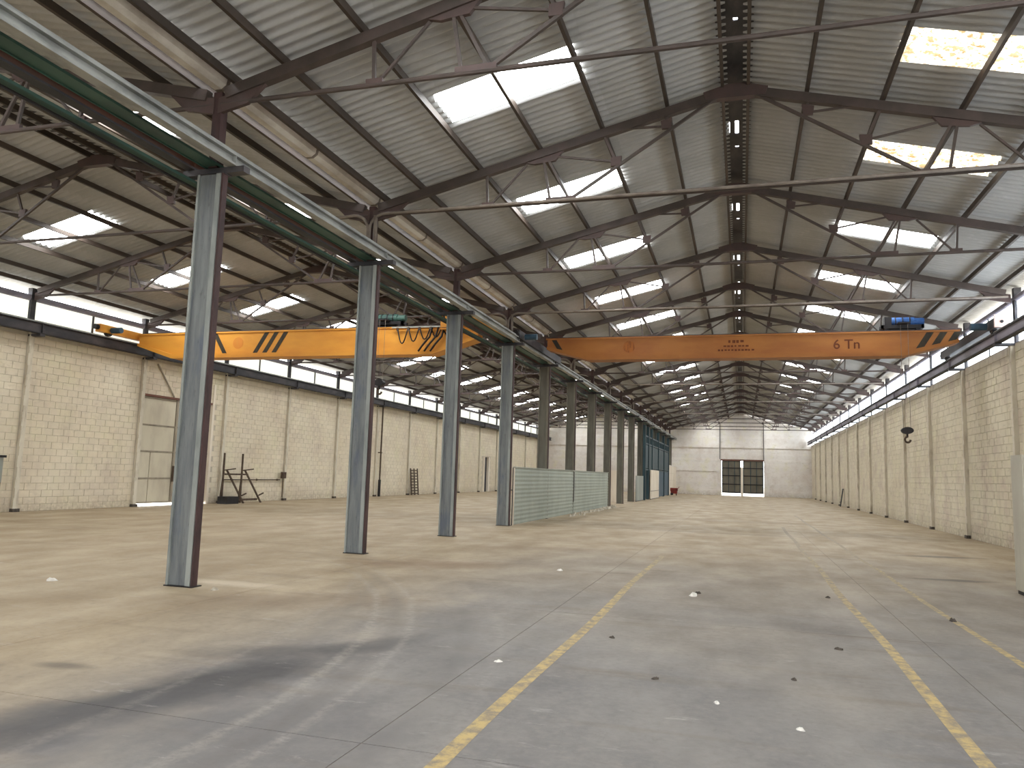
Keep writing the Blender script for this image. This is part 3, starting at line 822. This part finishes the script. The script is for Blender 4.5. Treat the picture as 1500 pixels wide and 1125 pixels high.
# ------------------------------------------------------------------ far partitions and things on the column row
def panel(name, label, cat, x, y0, y1, z1, mat, rails=()):
    t = thing(name, label, cat, loc=(x, y0, 0))
    n = max(1, round((y1-y0)/2.0)); wd = (y1-y0)/n
    for k in range(n):
        part('panel_board', box(-.03, .03, k*wd+.01, (k+1)*wd-.01, .03, z1), mat, t)
    part('bottom_rail', box(-.04, .04, 0, y1-y0, 0, .04), M['darksteel'], t)
    for z in rails: part('panel_rail', box(.03, .05, 0, y1-y0, z, z+.04), M['pipe'], t)
    return t
panel('sheet_panel', 'grey sheet panel standing beside a steel column', 'panel', -6.8, 52.2, 56.0, 1.72, M['panelgrey'])
panel('board_panel', 'cream board panel standing before the teal lattice', 'panel', -6.56, 58.6, 64.6, 2.2, M['panelwhite'], (.6,))
t = thing('lattice_partition', 'tall dark teal lattice partition between the far columns', 'partition', loc=(-6.74, 56.2, 0))
for y in (0, 2.2, 4.6, 9.4, 14.2, 18.8):
    part('post', box(-.1, .1, y-.1, y+.1, 0, 5.4), M['teal'], t)
for k in range(8):
    part('lower_panel', box(-.03, .03, 9.5+k*1.15, 9.5+(k+1)*1.15-.03, .05, 2.15), M['teal2'], t)
for k in range(8):
    part('upper_panel', box(-.03, .03, .2+k*2.3, .2+(k+1)*2.3-.06, 2.4, 4.0), M['teal'], t)
for z in (2.15, 2.3, 4.05, 4.6): part('rail', box(-.05, .05, 0, 18.8, z, z+.1), M['teal'], t)
for k in range(38):
    part('lattice_bar', box(-.02, .02, .3+k*.49, .36+k*.49, 4.1, 4.7 if k % 5 else 5.4), M['teal'], t)
part('lower_panel', box(-.03, .03, 2.3, 2.4+2, .05, 2.3), M['teal'], t)
t = thing('block_partition', 'whitewashed block partition at the far end of the column row', 'partition', loc=(-6.9, 75.6, 0))
part('wall_face', box(-.1, .1, 0, Y_END-75.6, 0, 2.82), M['panelwhite'], t)
part('coping', box(-.13, .13, 0, Y_END-75.6, 2.82, 2.9), M['endwall'], t)
for k in range(3): part('block_joint', box(.1, .106, 0, 8, .7+k*.7, .715+k*.7), M['mortar'], t)
t = thing('red_machine', 'small dark red machine on the floor by the whitewashed partition', 'machine', loc=(-6.3, 76.6, 0))
part('body', box(-.3, .3, -.25, .25, .15, .5), M['red'], t)
part('tank', MB().tube([(-.35, 0, .55), (.35, 0, .55)], .16, 12), M['red'], t)
part('handle', MB().tube([(.3, 0, .5), (.5, 0, .85)], .025, 6), M['red'], t)
for s in (-1, 1): part('wheel', MB().tube([(-.2, s*.27, .12), (-.2, s*.33, .12)], .12, 12), M['black'], t)
part('foot', box(.2, .26, -.2, .2, 0, .15), M['black'], t)
t = thing('switch_cabinet', 'white cabinet with a black front panel behind the far column', 'cabinet', loc=(-7.9, 49.3, 0))
part('body', box(-.3, .3, -.4, .4, 0, 2.0), M['panelwhite'], t)
part('black_panel', box(.3, .32, -.35, .3, .75, 1.75), M['black'], t)
part('door', box(.3, .315, -.38, .38, .05, .7), M['panelwhite'], t)

# ------------------------------------------------------------------ things by the walls
# pale cabinet at the right edge
t = thing('metal_cabinet', 'tall pale metal cabinet standing on the floor before the right wall', 'cabinet', loc=(4.06, 13.4, 0))
part('carcass', box(0, .9, 0, .5, .06, 2.12), M['cabinet'], t)
part('plinth', box(.02, .88, .02, .48, 0, .06), M['black'], t)
for a, b in ((.02, .44), (.46, .88)):
    dr = part('door', box(a, b, -.015, 0, .1, 1.3), M['cabinet'], t); part('handle', box(b-.06, b-.04, -.035, -.015, .65, .8), M['pipe'], dr)
    part('upper_door', box(a, b, -.015, 0, 1.32, 2.1), M['cabinet'], t)
# trestle rack by the left wall
t = thing('steel_trestle', 'rusty steel trestle frame standing against the left block wall', 'trestle', loc=(-20.5, 28.8, 0))
for y in (-1.3, -.06):
    part('upright', MB().bar((-.2, y, 0), (-.2, y, 2.1), .06, .06), M['rust'], t)
    part('leg', MB().bar((.15, y+1.0, 0), (-.16, y+.15, 1.4), .06, .06), M['rust'], t)
    part('leg', MB().bar((-.2, y-.14, 0), (-.18, y, 1.3), .05, .05), M['rust'], t)
    part('arm', MB().bar((-.2, y, 1.38), (.15, y+.34, 1.46), .05, .05), M['rust'], t)
    part('toe', MB().bar((.1, y+.9, .32), (.15, y+1.15, .42), .05, .05), M['rust'], t)
part('cross_bar', MB().bar((-.15, -1.25, 1.22), (-.15, .3, 1.22), .05, .07), M['rust'], t)
part('foot_bar', MB().bar((-.1, -1.45, .14), (-.1, 1.0, .14), .05, .09), M['rust'], t)
part('base_block', box(-.25, .2, -1.5, -.7, 0, .3), M['black'], t)
t = thing('wall_pipe', 'thin rusty pipe fixed along the left block wall behind the trestle', 'pipe', loc=(XL+.06, 0, 0))
part('run', MB().tube([(0, 27.9, .98), (0, 32.2, .98)], .025, 6), M['rust'], t)
part('drop', MB().tube([(0, 27.95, .98), (0, 27.95, .35)], .025, 6), M['rust'], t)
for y in (28.6, 30.4, 32.0): part('clip', box(-.05, .02, y-.02, y+.02, .94, 1.02), M['rust'], t)
t = thing('wall_box', 'small rusty switch box on the left wall beside the trestle', 'box', loc=(XL, 32.25, 1.05))
part('body', box(.16, .28, -.15, .15, 0, .3), M['rust'], t); part('conduit', MB().tube([(.2, 0, 0), (.2, 0, -.9)], .02, 6), M['rust'], t)
# workbench shelf at the left edge
t = thing('wall_bench', 'grey bench with a black top against the left block wall', 'bench', loc=(XL+.02, 16.9, 0))
part('top', box(0, .5, -1.0, .55, 1.62, 1.69), M['black'], t)
part('front', box(0, .45, -1.0, .5, .9, 1.62), M['panelgrey'], t)
for y in (-.95, .42): part('leg', box(.36, .44, y, y+.07, 0, .9), M['rust'], t)
# wall downpipes with tarred foot and a leaning grille on the left wall
for i, y in enumerate((fy(7)+.32,)):
    t = thing('down_pipe', 'rusty rainwater pipe with a black foot on the left block wall', 'pipe', loc=(XL+.22, y, 0))
    part('pipe_run', MB().tube([(0, 0, 1.0), (0, 0, 5.4)], .05, 8), M['rust'], t)
    part('pipe_foot', MB().tube([(0, 0, 0), (0, 0, 1.0)], .085, 8), M['black'], t)
    part('pipe_clip', box(-.17, .06, -.06, .06, 2.6, 2.66), M['rust'], t)
t = thing('leaning_grille', 'dark metal grille leaning upright against the left block wall', 'grille', loc=(XL+.35, 47.0, 0))
for y in (0, .55, 1.1): part('stile', MB().bar((0, y, 0), (-.15, y, 1.75), .06, .06), M['rust'], t)
for k in range(9): part('slat', MB().bar((-.015*k, 0, .1+k*.19), (-.015*k, 1.1, .1+k*.19), .05, .07), M['rust'], t)
t = thing('dark_plank', 'dark plank standing upright at the foot of the right wall', 'plank', loc=(XR-.12, 59.0, 0))
part('board', MB().bar((-.18, 0, 0), (0.02, 0, 1.25), .35, .05), M['black'], t)
part('batten', MB().bar((-.17, -.02, .3), (-.17, .3, .3), .05, .05), M['black'], t)

# ------------------------------------------------------------------ litter on the floor
def scrap(name, label, cat, x, y, r, mat, seed, group=None):
    rng = random.Random(seed); n = 9; vs = []; fs = []
    for ring, (rr_, zz) in enumerate(((1, .0), (.75, .35), (.35, .6))):
        for k in range(n):
            a = 2*math.pi*k/n; q = rr_*r*rng.uniform(.65, 1.1)
            vs.append((q*math.cos(a)*1.3, q*math.sin(a)*.8, max(0, zz*r*rng.uniform(.4, 1.2)) if ring else 0))
    vs.append((0, 0, r*.5))
    for ring in range(2):
        for k in range(n): fs.append((ring*n+k, ring*n+(k+1) % n, (ring+1)*n+(k+1) % n, (ring+1)*n+k))
    for k in range(n): fs.append((2*n+k, 2*n+(k+1) % n, 3*n))
    o = part(name, MB().add(vs, fs), mat); o.location = (x, y, .001); o.rotation_euler.z = rng.random()*6
    return tag(o, label, cat, group)
scrap('crumpled_paper', 'crumpled white paper scrap alone in the middle of the lane', 'litter', -.65, 11.15, .075, M['paper'], 1)
scrap('leaf_scrap', 'dark scrap lying against the white paper in the lane', 'litter', -.6, 11.4, .05, M['leaf'], 2)
for k, (x, y, r, mt) in enumerate(((-.18, 5.97, .03, 'paper'), (.36, 5.56, .03, 'paper'), (-2.95, 12.94, .05, 'paper'), (-8.8, 8.3, .07, 'paper'), (-6.5, 8.62, .06, 'stone'), (-2.0, 6.5, .03, 'paper'))):
    scrap('paper_scrap', 'small pale scrap lying on the bare concrete floor', 'litter', x, y, r, M[mt], 10+k, 'pale litter on the floor')
for k, (x, y, r) in enumerate(((-.67, 6.47, .03), (2.42, 10.61, .06), (.9, 8.3, .04), (-1.25, 7.9, .035), (1.15, 11.9, .04), (.4, 6.9, .03))):
    scrap('dark_scrap', 'small dark scrap lying on the bare concrete floor', 'litter', x, y, r, M['leaf'], 30+k, 'dark litter on the floor')
